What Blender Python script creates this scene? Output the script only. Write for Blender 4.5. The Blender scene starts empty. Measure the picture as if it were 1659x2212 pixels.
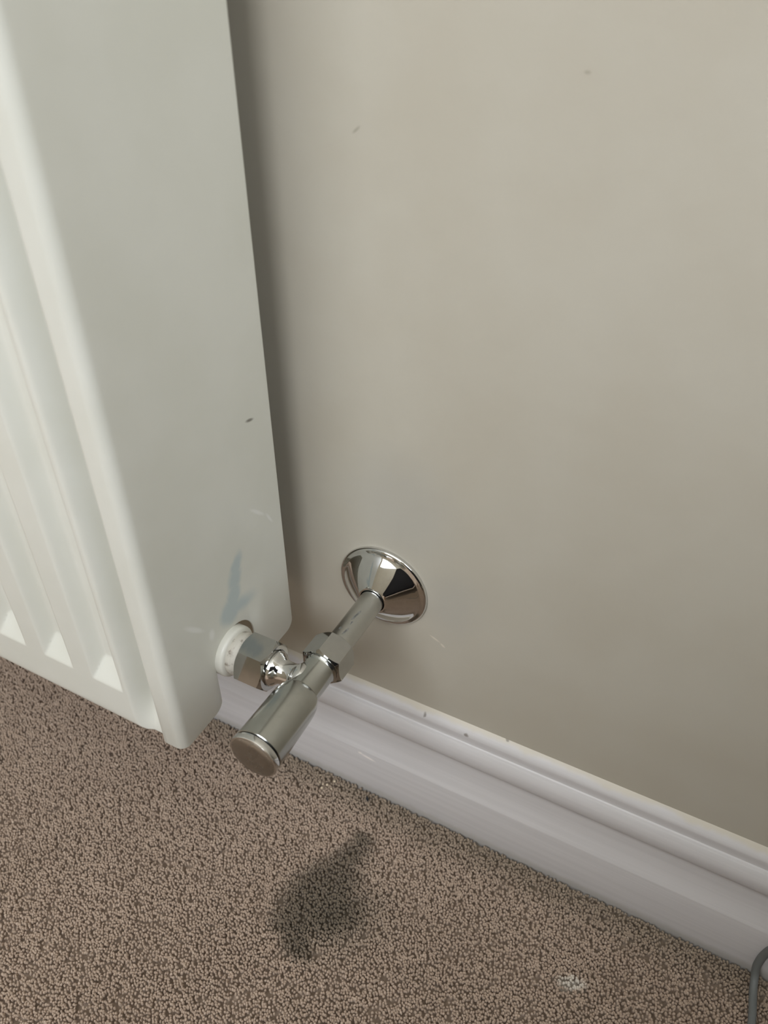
import bpy, bmesh, math, random
from mathutils import Vector, Matrix
random.seed(7)
PI = math.pi
scene = bpy.context.scene
C = scene.collection

# ------------------------------------------------------------------ camera
cam_d = bpy.data.cameras.new('camera')
cam = bpy.data.objects.new('camera', cam_d); C.objects.link(cam)
cam.location = (0.1689, -0.3168, 0.5357)
cam.rotation_euler = (math.radians(51.8246), math.radians(0.2269), math.radians(27.8438))
cam_d.sensor_fit = 'AUTO'; cam_d.sensor_width = 36.0
cam_d.lens = 1734.15 / 2212 * 36.0
cam_d.clip_start = 0.01; cam_d.clip_end = 50
cam_d.dof.use_dof = True; cam_d.dof.focus_distance = 0.47; cam_d.dof.aperture_fstop = 9.0
scene.camera = cam

# ------------------------------------------------------------------ world, window light, exposure
ROOM = dict(x0=-2.0, x1=1.35, y1=-1.9, h=2.4)
WIN = dict(x0=-0.65, x1=0.80, z0=1.30, z1=2.33)          # window in the wall facing the radiator
WIN2 = dict(y0=-1.55, y1=-0.45, z0=1.20, z1=2.30)         # window in the right-hand wall
world = bpy.data.worlds.new('world'); scene.world = world; world.use_nodes = True
bg = world.node_tree.nodes['Background']
bg.inputs['Color'].default_value = (0.75, 0.85, 1.0, 1); bg.inputs['Strength'].default_value = 1.2
def daylight(w, h, watts, loc, rot):
    ld = bpy.data.lights.new('window_daylight', 'AREA'); ld.shape = 'RECTANGLE'
    ld.size = w; ld.size_y = h; ld.energy = watts; ld.color = (0.92, 0.957, 1.0)
    lo = bpy.data.objects.new('window_daylight', ld); C.objects.link(lo); lo.location = loc; lo.rotation_euler = rot
daylight(WIN['x1'] - WIN['x0'], WIN['z1'] - WIN['z0'], 25, ((WIN['x0'] + WIN['x1']) / 2, ROOM['y1'] - 0.02, (WIN['z0'] + WIN['z1']) / 2), (PI / 2, 0, 0))
daylight(WIN2['y1'] - WIN2['y0'], WIN2['z1'] - WIN2['z0'], 9.5, (ROOM['x1'] + 0.02, (WIN2['y0'] + WIN2['y1']) / 2, (WIN2['z0'] + WIN2['z1']) / 2), (PI / 2, 0, PI / 2))
vs = scene.view_settings
vs.view_transform = 'Standard'; vs.look = 'None'; vs.gamma = 1.0; vs.use_curve_mapping = False
vs.exposure = 0.60

# ------------------------------------------------------------------ helpers
def link(name, me, mat=None, parent=None, smooth=None, loc=None):
    o = bpy.data.objects.new(name, me); C.objects.link(o)
    if mat: me.materials.append(mat)
    if smooth is not None:
        for p in me.polygons: p.use_smooth = True
        me.set_sharp_from_angle(angle=math.radians(smooth))
    if parent: o.parent = parent
    if loc: o.location = loc
    return o
def from_bm(name, bm, mat=None, parent=None, smooth=None, loc=None):
    bmesh.ops.recalc_face_normals(bm, faces=bm.faces)
    me = bpy.data.meshes.new(name); bm.to_mesh(me); bm.free()
    return link(name, me, mat, parent, smooth, loc)
def tag(o, label, cat, group=None, kind=None):
    o['label'] = label; o['category'] = cat
    if group: o['group'] = group
    if kind: o['kind'] = kind
    return o
def struct(o):
    o['kind'] = 'structure'; return o
def empty(name, loc):
    o = bpy.data.objects.new(name, None); C.objects.link(o); o.location = loc
    o.empty_display_size = 0.02; return o
def box(bm, x0, x1, y0, y1, z0, z1):
    v = [bm.verts.new((x, y, z)) for x in (x0, x1) for y in (y0, y1) for z in (z0, z1)]
    for f in ((0,1,3,2),(4,6,7,5),(0,4,5,1),(2,3,7,6),(0,2,6,4),(1,5,7,3)):
        bm.faces.new([v[i] for i in f])
def lathe(bm, prof, n=64, axis='Y', close0=True, close1=True, sides=None, off=0.0):
    """prof = [(t, r)], revolved about axis; axis 'Y' runs towards -y, 'X' towards +x. sides -> polygon."""
    n = sides or n
    rings = []
    for t, r in prof:
        ring = []
        for k in range(n):
            a = 2 * PI * k / n + off
            if axis == 'Y': p = (r * math.sin(a), -t, r * math.cos(a))
            elif axis == 'X': p = (t, -r * math.sin(a), r * math.cos(a))
            else: p = (r * math.cos(a), r * math.sin(a), t)
            ring.append(bm.verts.new(p))
        rings.append(ring)
    for i in range(len(rings) - 1):
        for k in range(n):
            bm.faces.new((rings[i][k], rings[i][(k+1) % n], rings[i+1][(k+1) % n], rings[i+1][k]))
    if close0: bm.faces.new(rings[0])
    if close1: bm.faces.new(rings[-1])
def hex_nut(bm, t0, t1, af, axis, off, rin, ch=0.0012, n=96, bulge0=True, bulge1=True):
    """hexagon prism with the turned (conical) chamfer at both ends and a bore."""
    R = af / math.sqrt(3)
    rr = []
    def hexr(a):
        b = (a - off) % (PI / 3) - PI / 6
        return (af / 2) / math.cos(b)
    def ring(fn, t_fn):
        out = []
        for k in range(n):
            a = 2 * PI * k / n + off
            r = fn(a); t = t_fn(a, r)
            if axis == 'Y': p = (r * math.sin(a), -t, r * math.cos(a))
            else: p = (t, -r * math.sin(a), r * math.cos(a))
            out.append(bm.verts.new(p))
        return out
    rc = af / 2 - 0.0004                                    # chamfer circle
    k_ = 0.62
    L = [ring(lambda a: rin, lambda a, r: t0 + 0.0006), ring(lambda a: rin + 0.0006, lambda a, r: t0),
         ring(lambda a: rc, lambda a, r: t0),
         ring(hexr, lambda a, r: t0 + (r - rc) * k_ + 0.0002),
         ring(hexr, lambda a, r: t1 - (r - rc) * k_ - 0.0002),
         ring(lambda a: rc, lambda a, r: t1), ring(lambda a: rin + 0.0006, lambda a, r: t1),
         ring(lambda a: rin, lambda a, r: t1 - 0.0006)]
    for i in range(len(L)):
        A, B = L[i], L[(i + 1) % len(L)]
        for k in range(n):
            bm.faces.new((A[k], A[(k+1) % n], B[(k+1) % n], B[k]))

# ---- node helpers
class NT:
    def __init__(s, name):
        s.m = bpy.data.materials.new(name); s.m.use_nodes = True
        s.t = s.m.node_tree; s.b = s.t.nodes['Principled BSDF']
    def n(s, typ, **kw):
        nd = s.t.nodes.new(typ)
        for k, v in kw.items(): setattr(nd, k, v)
        return nd
    def l(s, a, b): s.t.links.new(a, b)
    def set(s, sock, v):
        if hasattr(v, 'links') or isinstance(v, bpy.types.NodeSocket): s.l(v, sock)
        else: sock.default_value = v
    def math(s, op, a, b=0.0, c=None, clamp=False):
        nd = s.n('ShaderNodeMath', operation=op, use_clamp=clamp)
        s.set(nd.inputs[0], a); s.set(nd.inputs[1], b)
        if c is not None: s.set(nd.inputs[2], c)
        return nd.outputs[0]
    def noise(s, vec, scale, detail=3, rough=0.5, dist=0.0):
        nd = s.n('ShaderNodeTexNoise'); s.l(vec, nd.inputs['Vector'])
        nd.inputs['Scale'].default_value = scale; nd.inputs['Detail'].default_value = detail
        nd.inputs['Roughness'].default_value = rough; nd.inputs['Distortion'].default_value = dist
        return nd.outputs['Fac'], nd.outputs['Color']
    def ramp(s, v, a, b, lo=0.0, hi=1.0):
        nd = s.n('ShaderNodeMapRange', clamp=True, interpolation_type='SMOOTHSTEP'); s.set(nd.inputs[0], v)
        nd.inputs[1].default_value = a; nd.inputs[2].default_value = b
        nd.inputs[3].default_value = lo; nd.inputs[4].default_value = hi
        return nd.outputs[0]
    def mix(s, f, a, b):
        nd = s.n('ShaderNodeMix', data_type='RGBA'); s.set(nd.inputs['Factor'], f)
        s.set(nd.inputs[6], a); s.set(nd.inputs[7], b); return nd.outputs[2]
    def mapping(s, vec, scale=(1,1,1), rot=(0,0,0), loc=(0,0,0)):
        nd = s.n('ShaderNodeMapping'); s.l(vec, nd.inputs[0])
        nd.inputs['Scale'].default_value = scale; nd.inputs['Rotation'].default_value = rot
        nd.inputs['Location'].default_value = loc; return nd.outputs[0]
    def pos(s, kind='world'):
        if kind == 'world': return s.n('ShaderNodeNewGeometry').outputs['Position']
        return s.n('ShaderNodeTexCoord').outputs['Object']
    def wobble(s, vec, scale, amp):
        f, c = s.noise(vec, scale, 3)
        sub = s.n('ShaderNodeVectorMath', operation='SUBTRACT'); s.l(c, sub.inputs[0]); sub.inputs[1].default_value = (.5,.5,.5)
        sc = s.n('ShaderNodeVectorMath', operation='SCALE'); s.l(sub.outputs[0], sc.inputs[0]); sc.inputs['Scale'].default_value = amp
        ad = s.n('ShaderNodeVectorMath', operation='ADD'); s.l(vec, ad.inputs[0]); s.l(sc.outputs[0], ad.inputs[1])
        return ad.outputs[0]
    def blob(s, sep, ax, c, r, ang=0.0, soft=0.35):
        """soft ellipse in two coordinates ax of a SeparateXYZ node; r = (ra, rb), ang in degrees."""
        u = s.math('SUBTRACT', sep.outputs[ax[0]], c[0]); v = s.math('SUBTRACT', sep.outputs[ax[1]], c[1])
        ca, sa = math.cos(math.radians(ang)), math.sin(math.radians(ang))
        p = s.math('ADD', s.math('MULTIPLY', u, ca / r[0]), s.math('MULTIPLY', v, sa / r[0]))
        q = s.math('ADD', s.math('MULTIPLY', u, -sa / r[1]), s.math('MULTIPLY', v, ca / r[1]))
        d = s.math('SQRT', s.math('ADD', s.math('MULTIPLY', p, p), s.math('MULTIPLY', q, q)))
        return s.ramp(d, 1.0 - soft, 1.0 + soft, 1.0, 0.0)
    def blobs(s, sep, ax, lst):
        out = None
        for b in lst:
            x = s.blob(sep, ax, *b)
            out = x if out is None else s.math('MAXIMUM', out, x)
        return out
    def sep(s, vec):
        nd = s.n('ShaderNodeSeparateXYZ'); s.l(vec, nd.inputs[0]); return nd
    def bump(s, h, strength, dist):
        nd = s.n('ShaderNodeBump'); s.l(h, nd.inputs['Height'])
        nd.inputs['Strength'].default_value = strength; nd.inputs['Distance'].default_value = dist
        s.l(nd.outputs[0], s.b.inputs['Normal'])
    def base(s, v): s.set(s.b.inputs['Base Color'], v)
def srgb(r, g, b):
    f = lambda c: (c/255/12.92 if c/255 <= 0.04045 else ((c/255+0.055)/1.055)**2.4)
    return (f(r), f(g), f(b), 1)
def plain(name, col, rough=0.5, metal=0.0, spec=0.5, grain=0.0):
    t = NT(name); P = t.pos()
    f, _ = t.noise(P, 60, 3)
    d = tuple(c * (1 - 0.05 - grain) for c in col[:3]) + (1,)
    t.base(t.mix(t.ramp(f, .3, .7), d, col))
    t.b.inputs['Roughness'].default_value = rough; t.b.inputs['Metallic'].default_value = metal
    t.b.inputs['Specular IOR Level'].default_value = spec
    return t.m

# ------------------------------------------------------------------ materials
def m_wall():
    t = NT('beige_wall_paint'); P = t.pos(); S = t.sep(t.wobble(P, 45, .012))
    f, _ = t.noise(P, 14, 4); col = t.mix(t.ramp(f, .3, .7), srgb(188, 181, 166), srgb(192, 186, 172))
    # greyer patches round the pipe collar
    patch = t.blobs(S, ('X', 'Z'), [((.012, .262), (.030, .030), 30, .6), ((.045, .20), (.016, .022), 0, .7)])
    col = t.mix(t.math('MULTIPLY', patch, .40), col, srgb(176, 173, 165))
    # small dings and hairline marks
    S2 = t.sep(P)
    ding = t.blobs(S2, ('X', 'Z'), [((-.012, .4535), (.0006, .0022), -50, .5), ((.083, .482), (.0012, .0006), 0, .5)])
    col = t.mix(t.math('MULTIPLY', ding, .35), col, srgb(120, 108, 90))
    chip = t.blobs(S2, ('X', 'Z'), [((.0355, .1665), (.0032, .0007), -25, .6), ((.041, .163), (.0018, .0008), -40, .6)])
    col = t.mix(t.math('MULTIPLY', chip, .5), col, srgb(232, 222, 206))
    t.base(col); t.b.inputs['Roughness'].default_value = .72; t.b.inputs['Specular IOR Level'].default_value = .25
    a, _ = t.noise(P, 700, 3, .6); b, _ = t.noise(P, 60, 3)
    t.bump(t.math('ADD', t.math('MULTIPLY', a, .5), t.math('MULTIPLY', b, 1.4)), .22, .0006)
    return t.m
def m_skirting():
    t = NT('white_gloss_woodwork'); P = t.pos()
    st = t.mapping(P, (6, 220, 220)); g, _ = t.noise(st, 1.0, 5, .6)
    col = t.mix(t.ramp(g, .35, .65), srgb(206, 202, 201), srgb(212, 208, 207))
    W = t.wobble(P, 160, .004); S = t.sep(W); S2 = t.sep(P)
    # ragged beige wall paint brushed over the top edge
    e, _ = t.noise(t.mapping(P, (55, 1, 1)), 1.0, 4)
    edge = t.ramp(t.math('ADD', S2.outputs['Z'], t.math('MULTIPLY', t.math('SUBTRACT', e, .5), .006)), .0955, .0985)
    col = t.mix(t.math('MULTIPLY', edge, .85), col, srgb(208, 199, 181))
    # chips
    ch = t.blobs(S, ('X', 'Z'), [((.0635, .0935), (.0015, .0008), 0, .4), ((.090, .099), (.0012, .0006), 0, .4), ((.033, .095), (.0014, .0008), 60, .5), ((.158, .1000), (.0045, .0005), 0, .5)])
    col = t.mix(t.math('MULTIPLY', ch, .65), col, srgb(96, 84, 70))
    sc = t.blobs(S2, ('X', 'Z'), [((-.0045, .0395), (.0055, .0011), -10, .5), ((-.0105, .041), (.0016, .0010), 0, .5)])
    col = t.mix(t.math('MULTIPLY', sc, .8), col, srgb(248, 240, 234))
    # darker line along the foot of the board
    gr = t.ramp(S.outputs['Z'], .001, .0075, 1, 0)
    col = t.mix(t.math('MULTIPLY', gr, .35), col, srgb(150, 143, 125))
    t.base(col); t.b.inputs['Roughness'].default_value = .38; t.b.inputs['Specular IOR Level'].default_value = .4
    t.bump(g, .14, .0005)
    return t.m
def m_radiator():
    t = NT('white_radiator_enamel'); P = t.pos(); S = t.sep(t.wobble(P, 110, .0045)); S2 = t.sep(P)
    f, _ = t.noise(P, 25, 3); col = t.mix(t.ramp(f, .3, .7), srgb(225, 225, 215), srgb(229, 229, 220))
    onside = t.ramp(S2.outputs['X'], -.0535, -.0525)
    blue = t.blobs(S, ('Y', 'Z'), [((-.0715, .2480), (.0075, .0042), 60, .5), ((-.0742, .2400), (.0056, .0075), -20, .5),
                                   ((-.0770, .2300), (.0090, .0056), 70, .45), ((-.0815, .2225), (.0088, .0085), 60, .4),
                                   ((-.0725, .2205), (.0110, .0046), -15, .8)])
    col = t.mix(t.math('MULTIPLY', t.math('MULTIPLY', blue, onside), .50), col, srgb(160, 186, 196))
    wh = t.blobs(S2, ('Y', 'Z'), [((-.1100, .2345), (.0080, .0014), -48, .6), ((-.0985, .2200), (.0020, .0034), 0, .6),
                                  ((-.0480, .2680), (.0068, .0010), -45, .6), ((-.0385, .2575), (.0045, .0008), -62, .6)])
    col = t.mix(t.math('MULTIPLY', t.math('MULTIPLY', wh, onside), .6), col, srgb(248, 248, 244))
    dk = t.blobs(S2, ('Y', 'Z'), [((-.0450, .3243), (.0028, .0008), -15, .6)])
    col = t.mix(t.math('MULTIPLY', t.math('MULTIPLY', dk, onside), .8), col, srgb(95, 90, 80))
    t.base(col); t.b.inputs['Roughness'].default_value = .33; t.b.inputs['Specular IOR Level'].default_value = .45
    a, _ = t.noise(P, 260, 2); t.bump(a, .06, .0004)
    return t.m
def m_chrome(name, rough, tint=(.74, .74, .73, 1), marks=None, streak=0.0):
    t = NT(name); P = t.pos()
    f, _ = t.noise(P, 240, 4, .6); col = t.mix(t.ramp(f, .35, .75), tint, tuple(c * .95 for c in tint[:3]) + (1,))
    if marks:
        S = t.sep(t.wobble(P, 900, .0009)); k = t.blobs(S, ('X', 'Y'), marks)
        col = t.mix(t.math('MULTIPLY', k, .85), col, (.05, .045, .04, 1))
        t.set(t.b.inputs['Metallic'], t.ramp(k, 0, 1, 1, .2))
    else: t.b.inputs['Metallic'].default_value = 1
    t.base(col)
    t.set(t.b.inputs['Roughness'], t.ramp(f, .3, .8, rough, rough * 1.2 + .01))
    return t.m
def m_carpet(name, pile):
    t = NT(name); P = t.pos(); S = t.sep(t.wobble(P, 70, .010)); S3 = t.sep(t.wobble(P, 220, .006))
    f, _ = t.noise(P, 9, 4); h, _ = t.noise(P, 320, 3, .6)
    r = t.n('ShaderNodeObjectInfo').outputs['Random'] if pile else h
    col = t.mix(t.ramp(f, .3, .7), srgb(189, 168, 150), srgb(198, 177, 159))
    col = t.mix(t.math('MULTIPLY', r, .40), col, srgb(156, 134, 116))
    col = t.mix(t.ramp(r, .86, 1.0, 0, .5), col, srgb(222, 202, 184))
    # darker band by the skirting
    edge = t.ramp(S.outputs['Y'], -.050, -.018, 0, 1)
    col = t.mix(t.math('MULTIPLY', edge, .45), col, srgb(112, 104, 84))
    # dark green-black damp stain below the valve
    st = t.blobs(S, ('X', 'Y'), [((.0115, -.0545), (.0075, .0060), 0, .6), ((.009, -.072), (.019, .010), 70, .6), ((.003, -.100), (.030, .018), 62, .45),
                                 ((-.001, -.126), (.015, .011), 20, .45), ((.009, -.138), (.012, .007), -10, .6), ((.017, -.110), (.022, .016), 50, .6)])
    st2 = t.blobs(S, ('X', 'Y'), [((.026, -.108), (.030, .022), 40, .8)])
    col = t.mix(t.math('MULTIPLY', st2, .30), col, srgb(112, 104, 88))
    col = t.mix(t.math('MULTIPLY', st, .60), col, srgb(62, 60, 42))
    # white paint spot
    wp = t.blobs(S3, ('X', 'Y'), [((.1710, -.0775), (.0085, .0038), 20, .4)])
    col = t.mix(t.math('MULTIPLY', wp, .9), col, srgb(226, 218, 206))
    t.base(col); t.b.inputs['Roughness'].default_value = .95; t.b.inputs['Specular IOR Level'].default_value = .1
    t.b.inputs['Sheen Weight'].default_value = .15; t.b.inputs['Sheen Roughness'].default_value = .5
    t.bump(h, .5, .001)
    return t.m
MW, MS, MR = m_wall(), m_skirting(), m_radiator()
CH = m_chrome('polished_chrome', .035)
CHB = m_chrome('satin_chrome_body', .17, (.50, .505, .475, 1))
CHD = m_chrome('tarnished_chrome', .24, (.43, .425, .40, 1))
CHN = m_chrome('polished_chrome_nut', .05, (.50, .50, .485, 1))
CHP = m_chrome('chromed_pipe', .22, tint=(.56, .56, .53, 1), marks=[((.0012, -.0362), (.0006, .0036), -8, .6), ((.0018, -.0500), (.0005, .0024), -8, .6), ((-.0022, -.0490), (.0006, .0008), 0, .6), ((.0016, -.0425), (.0004, .0012), 0, .6)])
BLACK = plain('black_gap', (.006, .006, .007, 1), .6)
BOSS = plain('white_boss_paint', srgb(222, 220, 210), .35, grain=.06)
GRIME = NT('limescaled_tail')
_f, _ = GRIME.noise(GRIME.pos(), 260, 4, .65)
GRIME.base(GRIME.mix(GRIME.ramp(_f, .50, .75), srgb(200, 195, 184), srgb(128, 114, 102))); GRIME.b.inputs['Roughness'].default_value = .6
GRIME = GRIME.m
CEIL = plain('white_ceiling_paint', srgb(232, 230, 222), .8)
CABLE = plain('grey_cable_sheath', srgb(116, 119, 118), .5)

# ------------------------------------------------------------------ the setting
x0, x1, y1, H = ROOM['x0'], ROOM['x1'], ROOM['y1'], ROOM['h']
T = .12; FZ = -.006
def slab(name, mat, *b):
    bm = bmesh.new(); box(bm, *b); return struct(from_bm(name, bm, mat))
MC = m_carpet('brown_carpet_backing', False); MP = m_carpet('brown_carpet_tufts', True)
slab('floor', MC, x0 - T, x1 + T, y1 - T, T, -.10, FZ)
slab('ceiling', CEIL, x0 - T, x1 + T, y1 - T, T, H, H + .1)
slab('wall_back', MW, x0 - T, x1 + T, 0, T, FZ, H)
slab('wall_left', MW, x0 - T, x0, y1, 0, FZ, H)
bm = bmesh.new()
box(bm, x1, x1 + T, y1, WIN2['y0'], FZ, H); box(bm, x1, x1 + T, WIN2['y1'], 0, FZ, H)
box(bm, x1, x1 + T, WIN2['y0'], WIN2['y1'], FZ, WIN2['z0']); box(bm, x1, x1 + T, WIN2['y0'], WIN2['y1'], WIN2['z1'], H)
struct(from_bm('wall_right', bm, MW))
bm = bmesh.new()
box(bm, x0 - T, WIN['x0'], y1 - T, y1, FZ, H); box(bm, WIN['x1'], x1 + T, y1 - T, y1, FZ, H)
box(bm, WIN['x0'], WIN['x1'], y1 - T, y1, FZ, WIN['z0']); box(bm, WIN['x0'], WIN['x1'], y1 - T, y1, WIN['z1'], H)
struct(from_bm('wall_front', bm, MW))
WF = plain('white_window_frame', srgb(235, 235, 232), .4)
def window(name, loc, rz, hw, hh):
    w = struct(empty(name, loc)); w.rotation_euler.z = rz
    def wpart(nm, *b):
        bm = bmesh.new(); box(bm, *b); return from_bm(nm, bm, WF, w)
    for sx in (-1, 1): wpart('window_frame', min(sx*hw, sx*(hw-.05)), max(sx*hw, sx*(hw-.05)), -.03, .03, 0, hh)
    wpart('window_frame', -hw + .05, hw - .05, -.03, .03, 0, .05); wpart('window_frame', -hw + .05, hw - .05, -.03, .03, hh - .05, hh)
    wpart('window_mullion', -.03, .03, -.03, .03, .05, hh - .05)
window('window_1', ((WIN['x0'] + WIN['x1']) / 2, y1 - .08, WIN['z0']), 0, (WIN['x1'] - WIN['x0']) / 2, WIN['z1'] - WIN['z0'])
window('window_2', (x1 + .08, (WIN2['y0'] + WIN2['y1']) / 2, WIN2['z0']), PI / 2, (WIN2['y1'] - WIN2['y0']) / 2, WIN2['z1'] - WIN2['z0'])

# skirting board: moulded profile (distance from wall, height)
prof = [(.018, FZ), (.018, .0442), (.0176, .0450), (.0160, .0482), (.0142, .0522), (.0126, .0570), (.0113, .0625), (.0106, .0668), (.0104, .0690), (.0106, .0700),
        (.0116, .0712), (.0121, .0735), (.0122, .0765), (.0118, .0795), (.0110, .0820), (.0098, .0842), (.0086, .0856), (.0078, .0859), (.0068, .0860), (.0060, .0866),
        (.0057, .0895), (.0058, .0922), (.0056, .0932), (.0045, .0950), (.0025, .0970), (.0010, .0984), (.0, .0992)]
bm = bmesh.new(); xs = [x0 + .001, x1 - .001]
rows = [[bm.verts.new((x, -d, z)) for d, z in prof] for x in xs]
for i in range(len(prof) - 1): bm.faces.new((rows[0][i], rows[0][i+1], rows[1][i+1], rows[1][i]))
for r in rows: bm.faces.new(r + [bm.verts.new((r[0].co.x, 0, FZ))])
struct(from_bm('baseboard_back', bm, MS, smooth=28))

# carpet pile
def pile():
    nx, ny = 60, 30
    X0, X1, Y0, Y1 = -.52, .44, -.42, -.0195
    bm = bmesh.new()
    q = [bm.verts.new(p) for p in ((X0, Y0, -.0017), (X1, Y0, -.0017), (X1, Y1, -.0017), (X0, Y1, -.0017))]
    bm.faces.new(q)
    o = from_bm('carpet_pile', bm, MP)
    ng = bpy.data.node_groups.new('tufts', 'GeometryNodeTree')
    ng.interface.new_socket('Geometry', in_out='INPUT', socket_type='NodeSocketGeometry')
    ng.interface.new_socket('Geometry', in_out='OUTPUT', socket_type='NodeSocketGeometry')
    N = ng.nodes.new; L = ng.links.new
    gi, go = N('NodeGroupInput'), N('NodeGroupOutput')
    d = N('GeometryNodeDistributePointsOnFaces'); d.distribute_method = 'POISSON'
    d.inputs['Distance Min'].default_value = .00112; d.inputs['Density Max'].default_value = 700000
    ico = N('GeometryNodeMeshIcoSphere'); ico.inputs['Radius'].default_value = 1; ico.inputs['Subdivisions'].default_value = 2
    sm = N('GeometryNodeSetMaterial'); sm.inputs['Material'].default_value = MP
    inst = N('GeometryNodeInstanceOnPoints')
    def rnd(typ, a, b, seed):
        r = N('FunctionNodeRandomValue'); r.data_type = typ
        i = 0 if typ == 'FLOAT_VECTOR' else 2
        r.inputs[i].default_value = a; r.inputs[i+1].default_value = b; r.inputs['Seed'].default_value = seed
        return r.outputs[0 if typ == 'FLOAT_VECTOR' else 1]
    L(gi.outputs[0], d.inputs['Mesh']); L(ico.outputs['Mesh'], sm.inputs['Geometry'])
    L(d.outputs['Points'], inst.inputs['Points']); L(sm.outputs['Geometry'], inst.inputs['Instance'])
    L(rnd('FLOAT_VECTOR', (-.35, -.35, 0), (.35, .35, 6.28), 3), inst.inputs['Rotation'])
    L(rnd('FLOAT_VECTOR', (.00070, .00070, .0012), (.00105, .00105, .0022), 5), inst.inputs['Scale'])
    L(inst.outputs[0], go.inputs[0])
    md = o.modifiers.new('tufts', 'NODES'); md.node_group = ng
    tag(o, 'short brown cut-pile carpet with dark damp stain under the valve', 'carpet', kind='stuff')
pile()

# ------------------------------------------------------------------ radiator
XR, YB, YF, ZB, ZT = -.0522, -.0272, -.1350, .162, .765
RL = .90                                                     # radiator length
rad = empty('radiator', (0, 0, 0))
tag(rad, 'white steel panel radiator with fluted front on the beige wall', 'radiator')
rad.location = (XR - RL / 2, -.08, ZB)
def radpart(name, bm, mat, smooth=None, parent=None):
    o = from_bm(name, bm, mat, None, smooth)
    p = parent or rad
    o.parent = p; o.matrix_parent_inverse = Matrix.Translation(-Vector(rad.location)) if p is rad else Matrix()
    return o

# side cover (folded sheet with a front lip and an arched cut-out round the valve tail)
def side_cover(mirror):
    LIP, RB, TH = .0122, .0052, .0012
    AY, AZ, AR = -.0825, .1925, .0178
    def bottom(y):
        b = ZB
        if y > YB - .007: b += .007 - math.sqrt(max(0, .007**2 - (y - (YB - .007))**2))
        if -.1075 < y <= AY - AR: b = ZB + .0075 - math.sqrt(max(0, .0075**2 - (y + .1075)**2))
        return b
    cols = []                                               # (x, y, z_bottom)
    ys = [YB - .007 * k / 8 for k in range(9)] + [YB - .012, -.05, AY + AR]
    for y in ys: cols.append((XR, y, bottom(y)))
    if not mirror:
        for k in range(0, 25):
            a = PI * k / 24; cols.append((XR, AY + AR * math.cos(a), AZ + AR * math.sin(a)))
    for k in range(9):
        y = AY - AR - .0075 * k / 8; cols.append((XR, y, bottom(y - 1e-6) if not mirror else ZB))
    for k in range(1, 4): cols.append((XR, -.1075 + (YF + RB + .1075) * k / 3, ZB))
    for k in range(1, 11):
        a = PI / 2 * k / 10; cols.append((XR - RB + RB * math.cos(a), YF + RB - RB * math.sin(a), ZB + .0006 * k / 10))
    for k in range(1, 5): cols.append((XR - RB - (LIP - RB) * k / 4, YF, ZB + .0006))
    e = XR - LIP
    for k in range(1, 7):
        a = PI / 2 * k / 6; cols.append((e - .0012 * math.sin(a), YF + .0012 - .0012 * math.cos(a), ZB + .001))
    cols.append((e - .0012, YF + .008, ZB + .001))
    bm = bmesh.new(); prev = None
    fx = (lambda x: 2 * (XR - RL / 2) - x) if mirror else (lambda x: x)
    levels = [.222, .40, .58, ZT]; upper = {}
    for (x, y, b) in cols:
        key = (round(x, 6), round(y, 6))
        if key in upper:                                    # same column again: a step in the lower edge
            up, low = upper[key]
            if abs(low[0].co.z - b) < 1e-6: prev = (low, up); continue
            nv = bm.verts.new((fx(x), y, b))
            if low[0].co.z < b:                             # stepping up into the arch: extra vertex joins the last face
                f = stepf; vs_ = [prev0[0]] + [low[0], nv] + [up[0], prev1[0]]
                bm.faces.remove(f); bm.faces.new(vs_); prev = ([nv], up)
            else: prev = ([nv, low[0]], up)
            upper[key] = (up, [nv]); continue
        up = [bm.verts.new((fx(x), y, z)) for z in levels]; low = [bm.verts.new((fx(x), y, b))]
        if prev:
            pl, pu = prev
            stepf = bm.faces.new(pl + [pu[0], up[0], low[0]]); prev0, prev1 = pl, pu
            for k in range(3): bm.faces.new((pu[k], pu[k+1], up[k+1], up[k]))
        upper[key] = (up, low); prev = (low, up)
    o = radpart('side_cover', bm, MR, 35)
    s = o.modifiers.new('sheet', 'SOLIDIFY'); s.thickness = TH; s.offset = 0 
    b = o.modifiers.new('edge', 'BEVEL'); b.width = .0004; b.segments = 2; b.limit_method = 'ANGLE'; b.angle_limit = math.radians(60)
    return o
side_cover(False); side_cover(True)

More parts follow.
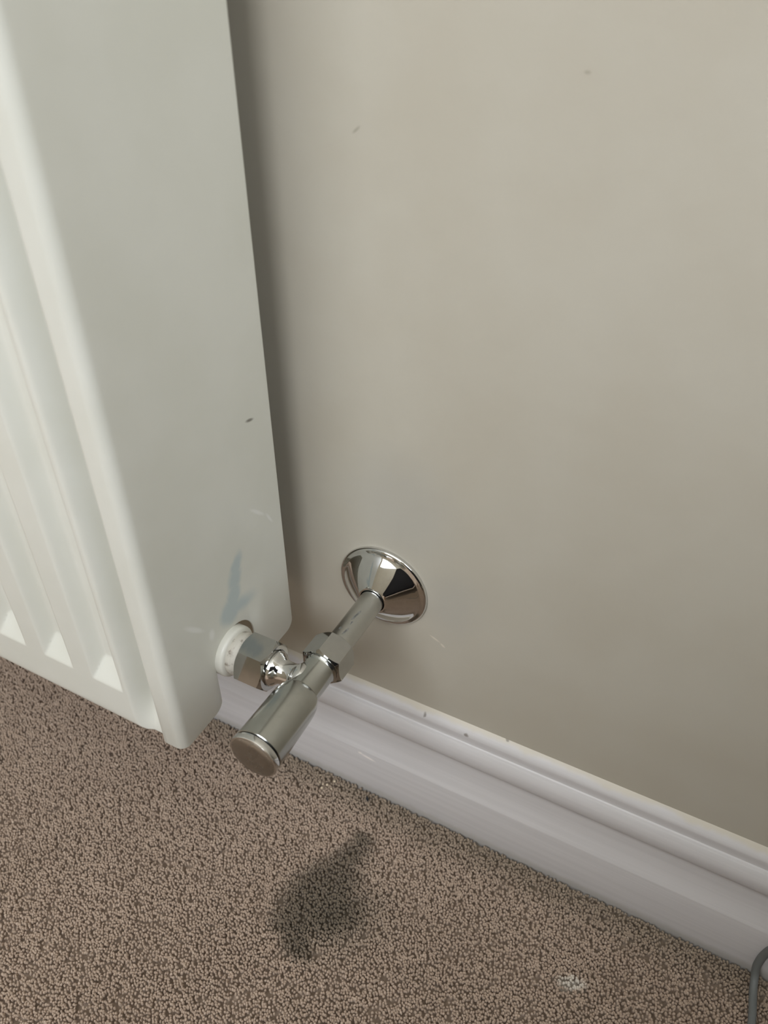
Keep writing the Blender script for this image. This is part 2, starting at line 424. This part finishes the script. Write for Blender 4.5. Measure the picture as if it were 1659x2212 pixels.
# fluted panel
PX0, PX1 = XR - RL + .0138, XR - .0138
def sstep(t): t = min(1, max(0, t)); return t * t * (3 - 2 * t)
def panel(name, yfront, sgn):
    per, dep = .0362, .0076
    def flute(x, z):
        u = (x - (XR - .0342)) / per                       # 0 at the right-hand brink of the first channel
        if u > 0: w = 0
        else:
            p = (-u % 1.0) * per                            # mm to the left of a brink
            wl, fl, wr = .0078, .0080, .0070
            if p < wr: w = sstep(p / wr)
            elif p < wr + fl: w = 1
            elif p < wr + fl + wl: w = 1 - sstep((p - wr - fl) / wl)
            else: w = 0
        zz = min((z - (ZB + .0310)) / .0150, (ZT - .031 - z) / .015)
        return dep * min(w, min(1, max(0, zz)))
    xs = []
    x = PX1
    while x > PX0: xs.append(x); x -= .00095 if x > -.36 else .003
    xs.append(PX0)
    zs = [ZB + .001, ZB + .0016, ZB + .0026, ZB + .0034, ZB + .0040, ZB + .0046, ZB + .0052, ZB + .0070, ZB + .010, ZB + .014, ZB + .018, ZB + .022, ZB + .026, ZB + .030]
    zs += [ZB + .0305 + .001 * k for k in range(18)] + [ZB + .06, ZB + .15, ZB + .3, ZT - .06]
    zs += [ZT - .05 + .0025 * k for k in range(10)] + [ZT - .012, ZT - .006, ZT - .004, ZT - .002, ZT - .001]
    bm = bmesh.new(); rows = []
    for xx in xs:
        r = []
        for zz in zs:
            e = 0.0
            d = min(PX1 - xx, xx - PX0)
            if d < .0185: e = .0115 * (1 - sstep((d - .0085) / .0100)) * (.35 + .65 * sstep((zz - ZB) / .030)) * (.35 + .65 * sstep((ZT - zz) / .030))
            db = min(zz - ZB, ZT - zz)
            if db < .008: e = max(e, .0050 * (1 - math.sqrt(max(0, 1 - (1 - db / .008)**2))))
            r.append(bm.verts.new((xx, yfront + sgn * (e + flute(xx, zz)), zz)))
        rows.append(r)
    for i in range(len(xs) - 1):
        for k in range(len(zs) - 1):
            bm.faces.new((rows[i][k], rows[i+1][k], rows[i+1][k+1], rows[i][k+1]))
    o = radpart(name, bm, MR, 40)
    s = o.modifiers.new('sheet', 'SOLIDIFY'); s.thickness = .0012; s.offset = -1 if sgn > 0 else 1
    return o
panel('front_panel', YF - .0008, 1)
bm = bmesh.new(); box(bm, PX0, PX1, YB - .012, YB - .003, ZB + .002, ZT - .004); radpart('back_panel', bm, MR)
# convector fins between the panels
bm = bmesh.new()
for k in range(20):
    x = PX0 + .05 + k * .0395
    if x < PX1 - .05: box(bm, x, x + .0008, YF + .030, YB - .013, ZB + .06, ZT - .05)
radpart('convector_fins', bm, MR)
# top grille of bars
bm = bmesh.new()
box(bm, PX0, PX1, YF + .001, YF + .009, ZT - .003, ZT); box(bm, PX0, PX1, YB - .009, YB - .001, ZT - .003, ZT)
for k in range(60):
    x = PX0 + .004 + k * .0145
    if x < PX1 - .004: box(bm, x, x + .005, YF + .009, YB - .009, ZT - .0025, ZT - .0005)
radpart('top_grille', bm, MR)
# lower header tube between the panels and wall brackets
for bx in (XR - .2, XR - RL + .17):
    bm = bmesh.new(); box(bm, bx, bx + .03, YB - .003, -.0002, ZB + .05, ZT - .05); radpart('wall_bracket', bm, MR)

ZP, YV = .1962, -.0858
# threaded boss in which the valve tail sits
bm = bmesh.new()
lathe(bm, [(-.075, .0125), (-.0560, .0125), (-.0560, .0146), (-.0555, .0150), (-.0490, .0150), (-.0478, .0147), (-.0470, .0138), (-.0468, .0115)], 72, 'X')
for v in bm.verts: v.co += Vector((0, YV, ZP))
boss = radpart('tail_boss', bm, BOSS, 40); boss['label'] = 'round white painted boss'

# ------------------------------------------------------------------ valve, pipe and collar
pipe = None
bm = bmesh.new(); lathe(bm, [(0, .0075), (.0670, .0075)], 64, 'Y')
pipe = from_bm('supply_pipe', bm, CHP, smooth=40, loc=(0, 0, ZP))
tag(pipe, 'short scratched chrome pipe running from the wall to the valve', 'pipe')
bm = bmesh.new()
lathe(bm, [(.0002, .0295), (.0016, .0296), (.0024, .0290), (.0028, .0280), (.0030, .0264), (.0034, .0257), (.0046, .0244), (.0080, .0200), (.0115, .0150),
           (.0142, .0108), (.0150, .0094), (.0153, .0087), (.0152, .0081), (.0140, .0080), (.0020, .0085), (.0002, .0090)], 96, 'Y', False, False)
col = from_bm('pipe_collar', bm, CH, smooth=50, loc=(0, 0, ZP))
tag(col, 'shiny chrome cone-shaped pipe collar flush against the beige wall', 'pipe collar')

valve = empty('radiator_valve', (0, YV, ZP))
tag(valve, 'chrome lockshield radiator valve with cylindrical cap', 'valve')
def vpart(name, bm, mat, smooth=40, parent=None, axis='Y'):
    """coordinates: Y parts measured from the wall along the pipe axis, X parts from the pipe axis."""
    for v in bm.verts: v.co += (Vector((0, -YV, 0)) if axis == 'Y' else Vector((0, 0, 0)))
    return from_bm(name, bm, mat, parent or valve, smooth)
bm = bmesh.new()
lathe(bm, [(.0720, .0072), (.0730, .0094), (.0738, .0100), (.0748, .0101), (.0757, .0094), (.0764, .0091), (.0938, .0091), (.0940, .0087), (.1000, .0087)], 80, 'Y')
vpart('valve_body', bm, CHB)
bm = bmesh.new()
lathe(bm, [(-.0235, .0060), (-.0235, .0100), (-.0215, .0102), (-.0200, .0096), (-.0188, .0084), (-.0172, .0072), (-.0150, .0067), (-.0110, .0067), (-.0085, .0076), (-.0068, .0092), (-.0030, .0090), (0, .006)], 72, 'X')
vpart('outlet_spigot', bm, CH, 50, axis='X')
bm = bmesh.new(); hex_nut(bm, .0573, .0743, .0232, 'Y', math.radians(-5), .0077)
vpart('compression_nut', bm, CHN, 25)
bm = bmesh.new(); hex_nut(bm, -.0405, -.0225, .0272, 'X', math.radians(35), .0102)
vpart('union_nut', bm, CHN, 25, axis='X')
bm = bmesh.new()
lathe(bm, [(-.0500, .0100), (-.0468, .0125), (-.0440, .0127), (-.0430, .0118), (-.0405, .0112), (-.0400, .0100), (-.0250, .0100)], 64, 'X')
vpart('tail_piece', bm, GRIME, 40, axis='X')
# lockshield cap: shouldered sleeve, dark joint, end disc
bm = bmesh.new()
lathe(bm, [(.0936, .0090), (.0938, .0100), (.0945, .0106), (.0975, .0118), (.1010, .0125), (.1040, .0127), (.1338, .0135), (.1342, .0132), (.1342, .0100)], 96, 'Y', False, False)
cap = vpart('cap_sleeve', bm, CHB, 30)
bm = bmesh.new(); lathe(bm, [(.1325, .0127), (.1358, .0127)], 64, 'Y')
g = from_bm('cap_joint', bm, BLACK, cap, 40)
for v in g.data.vertices: v.co += Vector((0, -YV, 0))
bm = bmesh.new(); lathe(bm, [(.1350, .0126), (.1350, .0134), (.1353, .0136), (.1380, .0137), (.1386, .0135), (.1388, .0130), (.1387, .0126)], 96, 'Y')
g = from_bm('cap_rim', bm, CH, cap, 40)
for v in g.data.vertices: v.co += Vector((0, -YV, 0))
bm = bmesh.new(); lathe(bm, [(.1380, .0127), (.1388, .0127), (.1392, .0120), (.1396, .0080)], 96, 'Y')
g = from_bm('cap_face', bm, CHD, cap, 50)
for v in g.data.vertices: v.co += Vector((0, -YV, 0))

# ------------------------------------------------------------------ cable, crumbs
cu = bpy.data.curves.new('cable_path', 'CURVE'); cu.dimensions = '3D'
sp = cu.splines.new('BEZIER')
pts = [(.266, -.260, .0022), (.274, -.120, .0022), (.2725, -.050, .0022), (.2700, -.0260, .0045), (.2685, -.0212, .0160), (.2760, -.0208, .0520), (.3000, -.0206, .110), (.330, -.0206, .20)]
sp.bezier_points.add(len(pts) - 1)
for b, p in zip(sp.bezier_points, pts): b.co = p; b.handle_left_type = b.handle_right_type = 'AUTO'
cu.bevel_depth = .0024; cu.bevel_resolution = 5; cu.resolution_u = 16; cu.use_fill_caps = True
tmp = bpy.data.objects.new('tmp', cu); C.objects.link(tmp)
me = bpy.data.meshes.new_from_object(tmp.evaluated_get(bpy.context.evaluated_depsgraph_get()))
bpy.data.objects.remove(tmp); me.name = 'cable'
cab = link('cable', me, CABLE, smooth=60); me.materials.clear(); me.materials.append(CABLE)
tag(cab, 'thin grey electric cable lying on the carpet against the skirting', 'cable')

# dark armchair added unseen behind the viewpoint as a stand-in blocker: it shades the lower right of the wall and shows as the dark patch in the chrome
FAB = NT('charcoal_fabric'); _g, _ = FAB.noise(FAB.pos(), 900, 2, .6)
FAB.base(FAB.mix(_g, srgb(38, 38, 44), srgb(58, 58, 64))); FAB.b.inputs['Roughness'].default_value = .9; FAB = FAB.m
OAK = plain('oak_leg', srgb(176, 132, 88), .45, grain=.1)
arm = empty('stand_in_armchair', (.61, -.65, FZ)); arm.rotation_euler.z = math.radians(25); tag(arm, 'charcoal fabric armchair added out of view to shade the lower right', 'stand_in_armchair')
def apart(name, *b, r=.03):
    bm = bmesh.new(); box(bm, *b); bmesh.ops.bevel(bm, geom=bm.edges[:], offset=r, segments=4, affect='EDGES')
    return from_bm(name, bm, FAB, arm, 40)
apart('seat_base', -.27, .27, -.33, .22, .12, .30); apart('seat_cushion', -.265, .265, -.34, .20, .30, .43)
apart('backrest', -.36, .36, .20, .34, .12, .66, r=.04)
for sx in (-1, 1): apart('armrest', min(sx*.27, sx*.37), max(sx*.27, sx*.37), -.33, .20, .12, .56)
for sx in (-1, 1):
    for sy in (-.29, .29):
        bm = bmesh.new(); lathe(bm, [(0, .013), (.125, .020)], 20, 'Z')
        for v in bm.verts: v.co += Vector((sx * .31, sy, 0))
        from_bm('leg', bm, OAK, arm, 40)

CR = plain('plaster_crumb', srgb(232, 214, 186), .8); CHIP = plain('black_chip', (.012, .014, .018, 1), .5)
def crumb(name, x, y, s, mat, sc=(1, 1, .7), z=.0010):
    bm = bmesh.new(); bmesh.ops.create_icosphere(bm, subdivisions=1, radius=s)
    for v in bm.verts: v.co = Vector((v.co.x * sc[0], v.co.y * sc[1], v.co.z * sc[2])) * random.uniform(.75, 1.25)
    o = from_bm(name, bm, mat, loc=(x, y, z)); o.rotation_euler.z = random.uniform(0, 6); return o
for (x, y, s) in [(-.0395, -.0305, .0007), (-.0365, -.0310, .0009), (-.0335, -.0300, .0011), (-.0355, -.0340, .0010), (-.0290, -.0315, .0007), (-.0300, -.0250, .0010), (-.0420, -.0250, .0006), (-.0330, -.0400, .0006)]:
    tag(crumb('plaster_crumb', x, y, s, CR), 'tiny pale plaster crumb on the carpet below the valve cap', 'crumb', 'plaster crumbs by the skirting')
tag(crumb('plastic_chip', -.0010, -.0262, .0013, CHIP, (2.0, .8, .6)), 'tiny black chip on the carpet edge by the skirting', 'chip')
